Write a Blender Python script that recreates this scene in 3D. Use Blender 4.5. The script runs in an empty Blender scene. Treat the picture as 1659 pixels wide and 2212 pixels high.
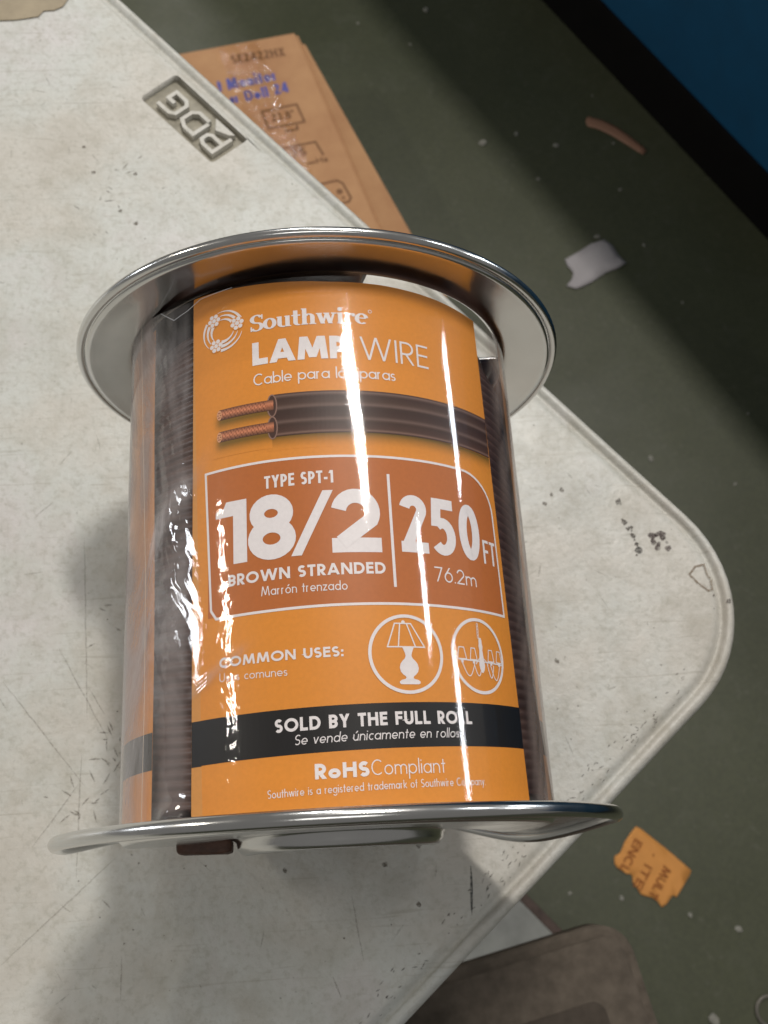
import bpy, bmesh, math, random
from mathutils import Vector, Matrix
from mathutils import noise as mnoise
random.seed(7)
S = 0.083            # metres per unit: every coordinate below is in flange radii
PI = math.pi
sc = bpy.context.scene
COL = sc.collection

# ------------------------------------------------------------------ camera, world, lamps, exposure
cam = bpy.data.cameras.new('camera'); co = bpy.data.objects.new('camera', cam); COL.objects.link(co)
co.location = Vector((-0.0199, -0.1859, 4.7809)) * S
co.rotation_euler = (0.3547, -0.0442, -0.0614)
cam.sensor_fit = 'VERTICAL'; cam.sensor_height = 36.0; cam.lens = 2163.32 / 2212 * 36
cam.clip_start = 0.01; cam.clip_end = 60
cam.dof.use_dof = True; cam.dof.focus_distance = 3.25 * S; cam.dof.aperture_fstop = 26
sc.camera = co

w = bpy.data.worlds.new('World'); sc.world = w; w.use_nodes = True
bg = w.node_tree.nodes['Background']; bg.inputs[0].default_value = (1.0, .97, .93, 1); bg.inputs[1].default_value = 0.17
sc.view_settings.view_transform = 'Standard'; sc.view_settings.look = 'None'
sc.view_settings.exposure = 0.0; sc.view_settings.gamma = 1; sc.view_settings.use_curve_mapping = False

def rect_lamp(name, p0, d0, p1, d1, t, width, L, col, pad=0.0):
    """rectangular lamp spanning the two points p+d*t, radiance L"""
    a = Vector(p0) + Vector(d0).normalized() * t; b = Vector(p1) + Vector(d1).normalized() * t
    ax = (b - a); ln = ax.length; ax.normalize(); a -= ax * pad; b += ax * pad; ln += 2 * pad
    c = (a + b) / 2; zv = (c - Vector((.3, .9, .8))); zv -= ax * zv.dot(ax); zv.normalize()
    yv = zv.cross(ax)
    l = bpy.data.lights.new(name, 'AREA'); l.shape = 'RECTANGLE'; l.size = ln * S; l.size_y = width * S
    l.energy = L * PI * l.size * l.size_y; l.color = col
    o = bpy.data.objects.new(name, l); COL.objects.link(o)
    m = Matrix((ax, yv, zv)).transposed().to_4x4(); m.translation = c * S; o.matrix_world = m
    return o
rect_lamp('ceiling_or_added_lamp', (.1, 1.57, 1.76), (.16, .50, .85), (.12, 1.0, 1.75), (.25, .366, .90), 30, 1.5, 205, (1, .95, .89))
rect_lamp('ceiling_or_added_lamp', (.44, 1.62, 1.62), (.853, .492, .176), (.45, 1.04, 1.61), (.922, .359, .143), 30, .8, 60, (.86, .93, 1))
rect_lamp('ceiling_or_added_lamp', (.30, .87, 1.7), (.743, .324, .586), (.31, .5, 1.7), (.796, .216, .565), 30, .9, 70, (.9, .95, 1))
rect_lamp('ceiling_or_added_lamp', (.39, .48, 1.66), (.908, .206, .365), (.39, .03, 1.65), (.933, .067, .354), 30, .6, 60, (.95, .97, 1))
rect_lamp('ceiling_or_added_lamp', (-.34, .97, 1.68), (-.80, .349, .487), (-.30, .25, 1.7), (-.777, .139, .615), 30, .6, 85, (1, .93, .82))

rect_lamp('ceiling_or_added_lamp', (0, 0, 0), (-.25, -.30, .92), (0, 0, 0), (.22, -.36, .91), 30, 5.0, 3.5, (1, .97, .93))  # broad fill added behind the camera, not a known fixture
rect_lamp('ceiling_or_added_lamp', (0, 0, 0), (-.02, .66, .75), (0, 0, 0), (.20, .60, .77), 38, 5.0, 10, (1, .97, .93))  # added fill far beyond the spool, kept out of the film's reflections
rect_lamp('ceiling_or_added_lamp', (-1.4, 11.9, -7.4), (-.10, .70, .71), (-1.4, 11.9, -7.4), (-.05, .69, .72), 50, 2.2, 240, (1, .97, .93))  # distant lamp added to put bright glints on the box tape
rect_lamp('ceiling_or_added_lamp', (-.45, .81, 1.62), (-.94, .31, .15), (-.42, .56, 1.64), (-.937, .21, .27), 30, 2.2, 30, (.90, .94, 1))
# ------------------------------------------------------------------ helpers
def lin(c):
    return tuple(((v / 255) / 12.92 if v / 255 <= .04045 else ((v / 255 + .055) / 1.055) ** 2.4) for v in c)
def obj(name, me, mat=None, parent=None, smooth=False):
    o = bpy.data.objects.new(name, me); COL.objects.link(o)
    if mat is not None:
        for m in (mat if isinstance(mat, (list, tuple)) else [mat]): me.materials.append(m)
    if parent is not None: o.parent = parent
    if smooth: me.polygons.foreach_set('use_smooth', [True] * len(me.polygons))
    return o
def mesh(name, verts, faces, scale=S):
    me = bpy.data.meshes.new(name); me.from_pydata([tuple(c * scale for c in v) for v in verts], [], faces); me.update(); return me
def empty(name, loc, label, cat, group=None):
    o = bpy.data.objects.new(name, None); COL.objects.link(o); o.location = Vector(loc) * S; o.empty_display_size = .02
    o['label'] = label; o['category'] = cat
    if group: o['group'] = group
    return o
def tag(o, label, cat, group=None):
    o['label'] = label; o['category'] = cat
    if group: o['group'] = group
    return o
def off(verts, o):      # to the local frame of an empty placed at o (units)
    return [(v[0] - o[0], v[1] - o[1], v[2] - o[2]) for v in verts]
def smooth(a, b, x):
    t = max(0, min(1, (x - a) / (b - a))); return t * t * (3 - 2 * t)

class N:
    """tiny node-tree helper"""
    def __init__(s, name):
        s.m = bpy.data.materials.new(name); s.m.use_nodes = True; s.t = s.m.node_tree; s.n = s.t.nodes; s.l = s.t.links
        s.b = s.n['Principled BSDF']; s.out = s.n['Material Output']
    def add(s, typ, **kw):
        n = s.n.new(typ)
        for k, v in kw.items():
            if k.startswith('_'): setattr(n, k[1:], v)
        return n
    def set(s, node, **kw):
        for k, v in kw.items():
            i = node.inputs[k.replace('_', ' ')]
            if hasattr(v, 'links') or isinstance(v, bpy.types.NodeSocket): s.l.new(v, i)
            else: i.default_value = (*v, 1) if isinstance(v, tuple) and len(v) == 3 and i.type == 'RGBA' else v
        return node
    def coord(s, scale=None, typ='Object'):
        c = s.n.new('ShaderNodeTexCoord').outputs[typ]
        if scale:
            m = s.n.new('ShaderNodeMapping'); m.inputs['Scale'].default_value = scale; s.l.new(c, m.inputs['Vector']); c = m.outputs[0]
        return c
    def noise(s, scale, detail=4, rough=.5, vec=None, dist=0):
        n = s.n.new('ShaderNodeTexNoise'); n.inputs['Scale'].default_value = scale; n.inputs['Detail'].default_value = detail
        n.inputs['Roughness'].default_value = rough; n.inputs['Distortion'].default_value = dist
        s.l.new(vec if vec is not None else s.coord(), n.inputs['Vector']); return n.outputs['Fac']
    def ramp(s, f, stops):
        r = s.n.new('ShaderNodeValToRGB'); e = r.color_ramp.elements
        while len(e) < len(stops): e.new(.5)
        for k, (p, c) in enumerate(stops):
            e[k].position = p; e[k].color = (*c, 1) if isinstance(c, tuple) else (c, c, c, 1)
        s.l.new(f, r.inputs[0]); return r.outputs[0]
    def mix(s, f, a, b, mode='MIX'):
        m = s.n.new('ShaderNodeMix'); m.data_type = 'RGBA'; m.blend_type = mode
        for i, v in ((0, f), (6, a), (7, b)):
            if isinstance(v, bpy.types.NodeSocket): s.l.new(v, m.inputs[i])
            else: m.inputs[i].default_value = (*v, 1) if isinstance(v, tuple) else v
        return m.outputs[2]
    def math(s, op, a, b=0.0):
        m = s.n.new('ShaderNodeMath'); m.operation = op
        for i, v in ((0, a), (1, b)):
            if isinstance(v, bpy.types.NodeSocket): s.l.new(v, m.inputs[i])
            else: m.inputs[i].default_value = v
        return m.outputs[0]
    def bump(s, h, strength, dist=.001):
        b = s.n.new('ShaderNodeBump'); b.inputs['Strength'].default_value = strength; b.inputs['Distance'].default_value = dist
        s.l.new(h, b.inputs['Height']); return b.outputs[0]

def two_sided_fresnel(n, ior):      # a thin sheet reflects alike from both sides
    fr = n.add('ShaderNodeFresnel'); g = n.add('ShaderNodeNewGeometry')
    n.l.new(n.math('SUBTRACT', ior, n.math('MULTIPLY', g.outputs['Backfacing'], ior - 1 / ior)), fr.inputs['IOR']); return fr
def simple(name, col, rough=.6, noise_amt=.15, nscale=60, bump=.2, metal=0, spec=.5):
    n = N(name); c = lin(col); f = n.noise(nscale, 5, .6)
    lo = tuple(v * (1 - noise_amt) for v in c); hi = tuple(min(1, v * (1 + noise_amt)) for v in c)
    n.set(n.b, Base_Color=n.ramp(f, [(.3, lo), (.7, hi)]), Roughness=rough, Metallic=metal, Normal=n.bump(n.noise(nscale * 8, 3), bump, .0003))
    n.b.inputs['Specular IOR Level'].default_value = spec
    return n.m

# ------------------------------------------------------------------ ink: ribbons, fills and a geometric stroke font drawn as mesh
class Ink:
    def __init__(s, mapf, step=.02, h0=.0024):
        s.v = []; s.f = []; s.c = []; s.map = mapf; s.step = step; s.k = 0; s.h0 = h0; s.shear = None
    def quad(s, pts, cols, h):
        i = len(s.v)
        for (x, y) in pts: s.v.append(s.map(x, y, h))
        s.c += cols if isinstance(cols, list) else [cols] * len(pts)
        s.f.append(tuple(range(i, i + len(pts))))
    def h(s): s.k += 1; return s.h0 + (s.k % 9) * .00022
    def ribbon(s, pts, wd, col, closed=False, thin=None, h=None, taper=None, step=None):
        step = step or s.step; h = s.h() if h is None else h
        q = [pts[0]]
        P = list(pts) + ([pts[0]] if closed else [])
        for a, b in zip(P[:-1], P[1:]):
            d = math.hypot(b[0] - a[0], b[1] - a[1]); n = max(1, int(d / step))
            for k in range(1, n + 1): q.append((a[0] + (b[0] - a[0]) * k / n, a[1] + (b[1] - a[1]) * k / n))
        if closed: q.pop()
        n = len(q); L = []; Rr = []
        for i in range(n):
            a = q[(i - 1) % n] if (i or closed) else None; b = q[(i + 1) % n] if (i < n - 1 or closed) else None; p = q[i]
            def nrm(u, v):
                dx, dy = v[0] - u[0], v[1] - u[1]; l = math.hypot(dx, dy) or 1; return (-dy / l, dx / l)
            if a is None: m = nrm(p, b)
            elif b is None: m = nrm(a, p)
            else:
                n1, n2 = nrm(a, p), nrm(p, b); mx, my = n1[0] + n2[0], n1[1] + n2[1]; l = math.hypot(mx, my) or 1
                mx /= l; my /= l; c = max(.35, mx * n1[0] + my * n1[1]); m = (mx / c, my / c)
            hw = wd / 2
            if taper: hw *= taper(i / (n - 1))
            ox, oy = m[0] * hw, m[1] * hw
            if thin: oy = m[1] * thin / 2
            L.append((p[0] + ox, p[1] + oy)); Rr.append((p[0] - ox, p[1] - oy))
        for i in range(n if closed else n - 1):
            j = (i + 1) % n
            s.quad([Rr[i], Rr[j], L[j], L[i]], col, h)
    def diag(s, x0, y0, x1, y1, wd, col, thinf=1):
        wx = wd * math.hypot(1, (x1 - x0) / (y1 - y0)) / 2 * thinf; h = s.h(); n = max(1, int(abs(y1 - y0) / s.step))
        for k in range(n):
            a, b = k / n, (k + 1) / n
            xa, ya, xb, yb = x0 + (x1 - x0) * a, y0 + (y1 - y0) * a, x0 + (x1 - x0) * b, y0 + (y1 - y0) * b
            s.quad([(xa - wx, ya), (xa + wx, ya), (xb + wx, yb), (xb - wx, yb)], col, h)
    def fill(s, x0, x1, bot, top, cols, h=.0012, nx=None, ny=1):
        """column fill between y=bot(x) and y=top(x); cols(u,v) or one colour"""
        nx = nx or max(1, int((x1 - x0) / s.step))
        for i in range(nx):
            xa, xb = x0 + (x1 - x0) * i / nx, x0 + (x1 - x0) * (i + 1) / nx
            for j in range(ny):
                a, b = j / ny, (j + 1) / ny
                Y = lambda x, t: bot(x) + (top(x) - bot(x)) * t
                pc = [(xa, Y(xa, a), a), (xb, Y(xb, a), a), (xb, Y(xb, b), b), (xa, Y(xa, b), b)]
                cc = [cols((x - x0) / (x1 - x0), t) if callable(cols) else cols for x, y, t in pc]
                s.quad([(x, y) for x, y, t in pc], cc, h)
    def rows(s, prof, cx, col, h=None):
        h = s.h() if h is None else h
        for (ya, wa), (yb, wb) in zip(prof[:-1], prof[1:]):
            s.quad([(cx - wb, yb), (cx + wb, yb), (cx + wa, ya), (cx - wa, ya)], col, h)
    def disc(s, cx, cy, r, col, n=12, ry=None, h=None):
        h = s.h() if h is None else h; ry = ry or r
        s.quad([(cx + r * math.cos(2 * PI * k / n), cy + ry * math.sin(2 * PI * k / n)) for k in range(n)], col, h)
    def mesh(s, name, o=(0, 0, 0)):
        me = mesh(name, off(s.v, o), s.f); a = me.color_attributes.new('Col', 'FLOAT_COLOR', 'POINT')
        a.data.foreach_set('color', [x for c in s.c for x in (*c[:3], c[3] if len(c) > 3 else 1.0)]); return me

def arc(cx, cy, rx, ry, a0, a1, n=None):
    n = n or max(4, int(abs(a1 - a0) / 12))
    return [(cx + rx * math.cos(math.radians(a0 + (a1 - a0) * i / n)), cy + ry * math.sin(math.radians(a0 + (a1 - a0) * i / n))) for i in range(n + 1)]

def glyph(c, w, k, xh=.64):
    """strokes of a geometric sans glyph: cap height 1, stroke w, width factor k -> (strokes, advance width)"""
    h = w / 2; T = 1 - h; B = h; X = xh - h; D = lambda x0, y0, x1, y1, f=1: ('d', x0, y0, x1, y1, f); P = lambda pts: ('p', pts)
    def stem(x, y0=0, y1=1): return P([(x, y0), (x, y1)])
    def W(v): return max(v * k, w * 1.15)
    acc = None
    if c in 'áóéúñ': acc = c; c = {'á': 'a', 'ó': 'o', 'é': 'e', 'ú': 'u', 'ñ': 'n'}[c]
    g = None
    if c == ' ': return [], W(.32)
    if c == 'A': a = W(.82); g = [D(h * 1.05, 0, a / 2, 1), D(a - h * 1.05, 0, a / 2, 1), P([(a * .24, .28), (a * .76, .28)])], a
    elif c == 'B': a = W(.56); r = (T - B) / 4; g = [stem(h), P([(h, T)] + arc(a - h - r * k, T - r, r * k, r, 90, -90) + [(h, T - 2 * r)]), P([(h, B + 2 * r)] + arc(a - h - r * k, B + r, r * k, r, 90, -90) + [(h, B)])], a
    elif c == 'C': a = W(.78); g = [P(arc(h + (a - h) * .52, .5, (a - w) * .54, .5 - h, 48, 312))], a * .98
    elif c == 'D': a = W(.72); g = [stem(h), P([(h, T)] + arc(a * .42, .5, a * .58 - h, .5 - h, 90, -90) + [(h, B)])], a
    elif c in 'EFL':
        a = W(.5); g = [stem(h)], a
        if c != 'F': g[0].append(P([(h, B), (a, B)]))
        if c != 'L': g[0].extend([P([(h, T), (a, T)]), P([(h, .53), (a * .94, .53)])])
    elif c == 'G': a = W(.86); g = [P(arc(a / 2, .5, a / 2 - h, .5 - h, 45, 350) + [(a - h, .47), (a * .52, .47)])], a
    elif c == 'H': a = W(.68); g = [stem(h), stem(a - h), P([(h, .53), (a - h, .53)])], a
    elif c == 'I': a = w; g = [stem(h)], a
    elif c == 'M': a = W(.95); g = [D(h * 1.05, 0, a * .2, 1), D(a - h * 1.05, 0, a * .8, 1), D(a / 2, .08, a * .2 + h * .3, 1), D(a / 2, .08, a * .8 - h * .3, 1)], a
    elif c == 'N': a = W(.74); g = [stem(h), stem(a - h), D(a - h, 0, h, 1)], a
    elif c == 'O': a = W(.92); g = [('c', arc(a / 2, .5, a / 2 - h, .5 - h, 0, 348, 29))], a
    elif c == 'P' or c == 'R':
        a = W(.55); r = .26 - h * .2; g = [stem(h), P([(h, T)] + arc(a - h - r * k, T - r, r * k, r, 90, -90) + [(h, T - 2 * r)])], a
        if c == 'R': g[0].append(D(a - h * .9, 0, a * .42, T - 2 * r))
    elif c == 'S': a = W(.52); r = (T - B) / 4; rx = a / 2 - h; g = [P(arc(a / 2, T - r, rx, r, 35, 270) + arc(a / 2, B + r, rx, r, 90, -145)[1:])], a
    elif c == 'T': a = W(.54); g = [stem(a / 2), P([(0, T), (a, T)])], a
    elif c == 'U': a = W(.64); r = a / 2 - h; g = [P([(h, 1), (h, r + h)] + arc(a / 2, r + h, r, r, 180, 360) + [(a - h, 1)])], a
    elif c == 'W': a = W(1.2); g = [D(a * .27, 0, h, 1), D(a * .27, 0, a / 2, 1), D(a * .73, 0, a / 2, 1), D(a * .73, 0, a - h, 1)], a
    elif c == 'X': a = W(.66); g = [D(h, 0, a - h, 1), D(a - h, 0, h, 1)], a
    elif c == 'Y': a = W(.66); g = [stem(a / 2, 0, .48), D(a / 2, .44, h, 1), D(a / 2, .44, a - h, 1)], a
    elif c == 'Z': a = W(.6); g = [P([(0, T), (a, T)]), D(h, B, a - h, T), P([(0, B), (a, B)])], a
    elif c == '0': a = W(.56); g = [('c', arc(a / 2, .5, a / 2 - h, .5 - h, 0, 348, 29))], a
    elif c == '1': a = W(.36) if w < .25 else W(.5); g = [stem(a - h), ('q', [(0, .76), (a - w + .002, .76), (a - w + .002, 1), ((a - w) * .62, 1), ((a - w) * .45, .90), (0, .86)])], a
    elif c == '2': a = W(.56); r = a / 2 - h; yy = T - min(r, .4); g = [P(arc(a / 2, yy, r, r, 170, -30) + [(w * .62, h * 1.35)]), P([(0, B), (a, B)])], a
    elif c == '3': a = W(.54); r = (T - B) / 4; rx = a / 2 - h; g = [P(arc(a / 2, T - r, rx * .9, r, 150, -90)), P(arc(a / 2, B + r, rx, r, 90, -150))], a
    elif c == '4': a = W(.6); g = [stem(a * .74), D(h, .28, a * .72, 1), P([(0, .28), (a, .28)])], a
    elif c == '5': a = W(.54); r = .33 - h; g = [P([(a * .95, T), (a * .24, T)]), D(a * .17, .5, a * .25, 1), P(arc(a / 2 - h * .3, r + h, a / 2 - h * .7, r, 130, -140))], a
    elif c == '6': a = W(.58); r = a / 2 - h; ry = min(r * 1.1, .32 - h * .3); g = [('c', arc(a / 2, ry + h, r, ry, 0, 348, 24)), D(h * 1.4, ry + h + .1, a * .66, 1)], a
    elif c == '7': a = W(.54); g = [P([(0, T), (a, T)]), D(a * .28, 0, a - h, T)], a
    elif c == '8': a = W(.6); r1 = (1 - w) * .235; r2 = (1 - w) * .265; g = [('c', arc(a / 2, T - r1, (a / 2 - h) * .88, r1, 0, 348, 24)), ('c', arc(a / 2, B + r2, a / 2 - h, r2, 0, 348, 24))], a
    elif c in 'abdgopq':
        a = W(.6); rx = a / 2 - h; ry = xh / 2 - h; g = [('c', arc(a / 2, xh / 2, rx, ry, 0, 348, 24))], a
        if c == 'a': g[0].append(stem(a - h, 0, xh))
        if c == 'b': g[0].append(stem(h, 0, 1))
        if c == 'd': g[0].append(stem(a - h, 0, 1))
        if c == 'p': g[0].append(stem(h, -.32, xh))
        if c == 'q': g[0].append(stem(a - h, -.32, xh))
        if c == 'g': g[0].append(P([(a - h, xh), (a - h, -.1)] + arc(a / 2, -.08, rx, .24 - h, 0, -150)))
    elif c == 'c': a = W(.5); g = [P(arc(h + (a - h) * .55, xh / 2, (a - w) * .56, xh / 2 - h, 50, 310))], a * .95
    elif c == 'e': a = W(.58); g = [P([(h, xh * .46), (a - h, xh * .46)] + arc(a / 2, xh / 2, a / 2 - h, xh / 2 - h, -6, 318)[1:])], a
    elif c == 'f': a = W(.32); r = a * .4; g = [P([(a * .45, 0), (a * .45, 1 - h - r)] + arc(a * .45 + r, 1 - h - r, r, r, 180, 100)), P([(0, xh - h), (a * .95, xh - h)])], a
    elif c == 'h': a = W(.52); r = a / 2 - h; g = [stem(h, 0, 1), P(arc(a / 2, X - r, r, r, 165, 0) + [(a - h, 0)])], a
    elif c in 'il': a = w; g = [stem(h, 0, 1 if c == 'l' else xh)], a
    elif c == 'k': a = W(.5); g = [stem(h, 0, 1), D(a - h * 1.1, 0, w, xh * .58), D(w * .9, xh * .42, a - h * 1.2, xh)], a
    elif c == 'm': a = W(.86); r = (a - 2 * h) / 4; g = [stem(h, 0, xh), P(arc(h + r, X - r, r, r, 165, 0) + [(h + 2 * r, 0)]), P(arc(h + 3 * r, X - r, r, r, 165, 0) + [(a - h, 0)])], a
    elif c == 'n': a = W(.52); r = a / 2 - h; g = [stem(h, 0, xh), P(arc(a / 2, X - r, r, r, 165, 0) + [(a - h, 0)])], a
    elif c == 'r': a = W(.32); g = [stem(h, 0, xh), P(arc(h + a * .42, X - a * .42, a * .42, a * .42, 165, 75))], a
    elif c == 's': a = W(.38); r = (xh - w) / 4; rx = a / 2 - h; g = [P(arc(a / 2, X - r, rx, r, 35, 270) + arc(a / 2, B + r, rx, r, 90, -145)[1:])], a
    elif c == 't': a = W(.32); g = [stem(a / 2, 0, .9), P([(0, X), (a, X)])], a
    elif c == 'u': a = W(.52); r = a / 2 - h; g = [P([(h, xh), (h, r + h)] + arc(a / 2, r + h, r, r, 180, 345)), stem(a - h, 0, xh)], a
    elif c == 'v': a = W(.5); g = [D(a / 2, 0, h, xh), D(a / 2, 0, a - h, xh)], a
    elif c == 'w': a = W(.8); g = [D(a * .27, 0, h, xh), D(a * .27, 0, a / 2, xh), D(a * .73, 0, a / 2, xh), D(a * .73, 0, a - h, xh)], a
    elif c == 'y': a = W(.5); g = [D(a / 2, 0, h, xh), D(a * .28, -.32, a - h, xh)], a
    elif c == 'z': a = W(.44); g = [P([(0, X), (a, X)]), D(h, B, a - h, X), P([(0, B), (a, B)])], a
    elif c == '.': g = [stem(h, 0, w)], w
    elif c == ':': g = [stem(h, 0, w), stem(h, .45, .45 + w)], w
    elif c == '-': a = W(.3); g = [P([(0, .38), (a, .38)])], a
    elif c == '/': a = W(.5); g = [D(h, 0, a - h, 1)], a
    elif c == '"': a = W(.2); g = [stem(h * .8, .72, 1), stem(a - h * .8, .72, 1)], a
    elif c == '•': a = .3; g = [P([(0, .45), (.26, .45)])], a
    else: g = [stem(h)], w
    st, a = g; st = list(st)
    if c == 'i': st.append(stem(h, .80, .80 + w * 1.15))
    if acc: st.append(('d', a * .45, xh + .1, a * .7, xh + .3, 1))
    return st, a

SERIF = {
 'S': lambda: ([('p', arc(.31, .74, .22, .235, 20, 250) + arc(.31, .26, .24, .235, 75, -160)), ('s', .53, .70, .60, .98), ('s', .02, .02, .09, .30)], .62),
 'o': lambda: ([('c', arc(.3, .33, .22, .30, 0, 345, 24))], .60),
 'u': lambda: ([('p', [(.16, .66), (.16, .22)] + arc(.32, .2, .16, .18, 180, 300)), ('p', [(.52, .66), (.52, 0)]), ('s', .02, .60, .2, .66), ('s', .38, .60, .55, .66), ('s', .5, 0, .68, .06)], .68),
 't': lambda: ([('p', [(.2, .92), (.2, .2)] + arc(.32, .18, .12, .15, 180, 300)), ('s', .02, .58, .42, .65)], .44),
 'h': lambda: ([('p', [(.16, 1), (.16, 0)]), ('p', arc(.36, .45, .16, .18, 150, 0) + [(.52, 0)]), ('s', .02, .94, .2, 1), ('s', .02, 0, .32, .06), ('s', .38, 0, .68, .06)], .68),
 'w': lambda: ([('d', .30, 0, .13, .66, 1), ('d', .30, 0, .46, .66, .5), ('d', .64, 0, .47, .66, 1), ('d', .64, 0, .80, .66, .5), ('s', .0, .60, .27, .66), ('s', .34, .60, .60, .66), ('s', .68, .60, .92, .66)], .92),
 'i': lambda: ([('p', [(.16, .66), (.16, 0)]), ('s', .02, .60, .2, .66), ('s', .02, 0, .32, .06), ('o', .16, .88, .11)], .34),
 'r': lambda: ([('p', [(.16, .66), (.16, 0)]), ('s', .02, .60, .2, .66), ('s', .02, 0, .34, .06), ('p', arc(.34, .46, .15, .14, 160, 70)), ('o', .42, .54, .09)], .5),
 'e': lambda: ([('s', .14, .33, .50, .39), ('p', arc(.3, .33, .22, .30, 10, 310))], .56),
}
def text(ink, s, x0, x1, y0, cap, wt, col, y1=None, slant=0, track=.11, xh=.64):
    """one line of lettering fitted between x0 and x1, baseline y0 -> y1"""
    y1 = y0 if y1 is None else y1; target = (x1 - x0) / cap; k = 1.0
    for _ in range(12):
        W = sum(glyph(c, wt, k, xh)[1] for c in s) + track * k * (len(s) - 1); k *= target / W; k = max(.2, min(k, 3))
    x = 0; T = lambda p: (x0 + (p[0] + slant * p[1]) * cap, y0 + (y1 - y0) * (p[0] * cap) / (x1 - x0) + p[1] * cap)
    for c in s:
        st, a = glyph(c, wt, k, xh)
        for q in st:
            if q[0] == 'd':
                (xa, ya), (xb, yb) = T((x + q[1], q[2])), T((x + q[3], q[4])); ink.diag(xa, ya, xb, yb, wt * cap, col, q[5])
            elif q[0] == 'q': ink.quad([T((x + a_, b_)) for a_, b_ in q[1]], col, ink.h())
            else: ink.ribbon([T((x + a_, b_)) for a_, b_ in q[1]], wt * cap, col, closed=(q[0] == 'c'))
        x += a + track * k
def serif_text(ink, s, x0, x1, y0, cap, col, y1):
    W = sum(SERIF[c.lower() if c != 'S' else 'S']()[1] for c in s); kx = (x1 - x0) / W; x = 0
    T = lambda p: (x0 + p[0] * kx, y0 + (y1 - y0) * p[0] / W + p[1] * cap)
    for c in s:
        st, a = SERIF[c]()
        for q in st:
            if q[0] == 'd': (xa, ya), (xb, yb) = T((x + q[1], q[2])), T((x + q[3], q[4])); ink.diag(xa, ya, xb, yb, .19 * kx, col, q[5])
            elif q[0] == 's':
                (xa, ya), (xb, yb) = T((x + q[1], q[2])), T((x + q[3], q[4])); ink.quad([(xa, ya), (xb, ya), (xb, yb), (xa, yb)], col, ink.h())
            elif q[0] == 'o': cx, cy = T((x + q[1], q[2])); ink.disc(cx, cy, q[3] * kx, col)
            else: ink.ribbon([T((x + a_, b_)) for a_, b_ in q[1]], .2 * kx, col, closed=(q[0] == 'c'), thin=.075 * cap)
        x += a

# ------------------------------------------------------------------ floor, blue partition
def floor_mat():
    n = N('green_floor_paint'); f = n.noise(3, 6, .6); g = n.noise(220, 3, .6); c = n.ramp(f, [(.3, lin((68, 72, 52))), (.7, lin((82, 85, 64)))])
    c = n.mix(n.ramp(g, [(.35, 0.0), (.75, .35)]), c, lin((44, 48, 38)))
    c = n.mix(n.ramp(n.noise(26, 6, .7, None, .8), [(.52, 0.0), (.7, .35)]), c, lin((86, 88, 74)))
    c = n.mix(n.ramp(n.noise(90, 4, .7), [(.60, 0.0), (.70, .4)]), c, lin((96, 96, 84)))
    n.set(n.b, Base_Color=c, Roughness=n.ramp(n.noise(9, 4), [(.3, .42), (.7, .6)]), Normal=n.bump(n.noise(300, 3), .1, .0004)); return n.m
ZF = -8.9
o = obj('floor', mesh('floor', [(-60, -60, ZF), (60, -60, ZF), (60, 60, ZF), (-60, 60, ZF)], [(0, 1, 2, 3)]), floor_mat()); o['kind'] = 'structure'

def box_mesh(name, c, u, v, hu, hv, z0, z1, o=(0, 0, 0), bev=.0):
    """block with half-axes hu along u and hv along v (2-D unit vectors)"""
    bm = bmesh.new(); vs = []
    for z in (z0, z1):
        for a, b in ((-1, -1), (1, -1), (1, 1), (-1, 1)):
            vs.append(bm.verts.new(((c[0] + u[0] * hu * a + v[0] * hv * b - o[0]) * S, (c[1] + u[1] * hu * a + v[1] * hv * b - o[1]) * S, (z - o[2]) * S)))
    for f in ((3, 2, 1, 0), (4, 5, 6, 7), (0, 1, 5, 4), (1, 2, 6, 5), (2, 3, 7, 6), (3, 0, 4, 7)): bm.faces.new([vs[i] for i in f])
    if bev: bmesh.ops.bevel(bm, geom=bm.edges[:], offset=bev * S, segments=3, affect='EDGES', profile=.5)
    bmesh.ops.recalc_face_normals(bm, faces=bm.faces); me = bpy.data.meshes.new(name); bm.to_mesh(me); bm.free(); return me

wu = Vector((.517, -.856)); wn = Vector((.856, .517)); wc = Vector((5.95, 11.97))
blue = simple('blue_paint', (0, 76, 114), .7, .12, 14, .3)
blackv = simple('black_vinyl', (16, 14, 13), .75, .2, 30, .1, spec=.15)
wo = (wc.x, wc.y, ZF)
wall = empty('partition_wall', wo, 'blue painted wall with a black baseboard rising from the green floor', 'wall')
obj('panel', box_mesh('panel', wc + wn * .5, wu, wn, 22, .44, ZF + .0, 3.0, wo), blue, wall)
obj('shade_ledge', box_mesh('shade_ledge', wc - wn * .75, wu, wn, 22, .80, 1.0, 1.3, wo, .03), blue, wall)  # unseen overhang added to cast shade on the floor along the wall
obj('baseboard', box_mesh('baseboard', wc + wn * .03, wu, wn, 22, .03, ZF + .001, ZF + .98, wo, .01), blackv, wall)

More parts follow.
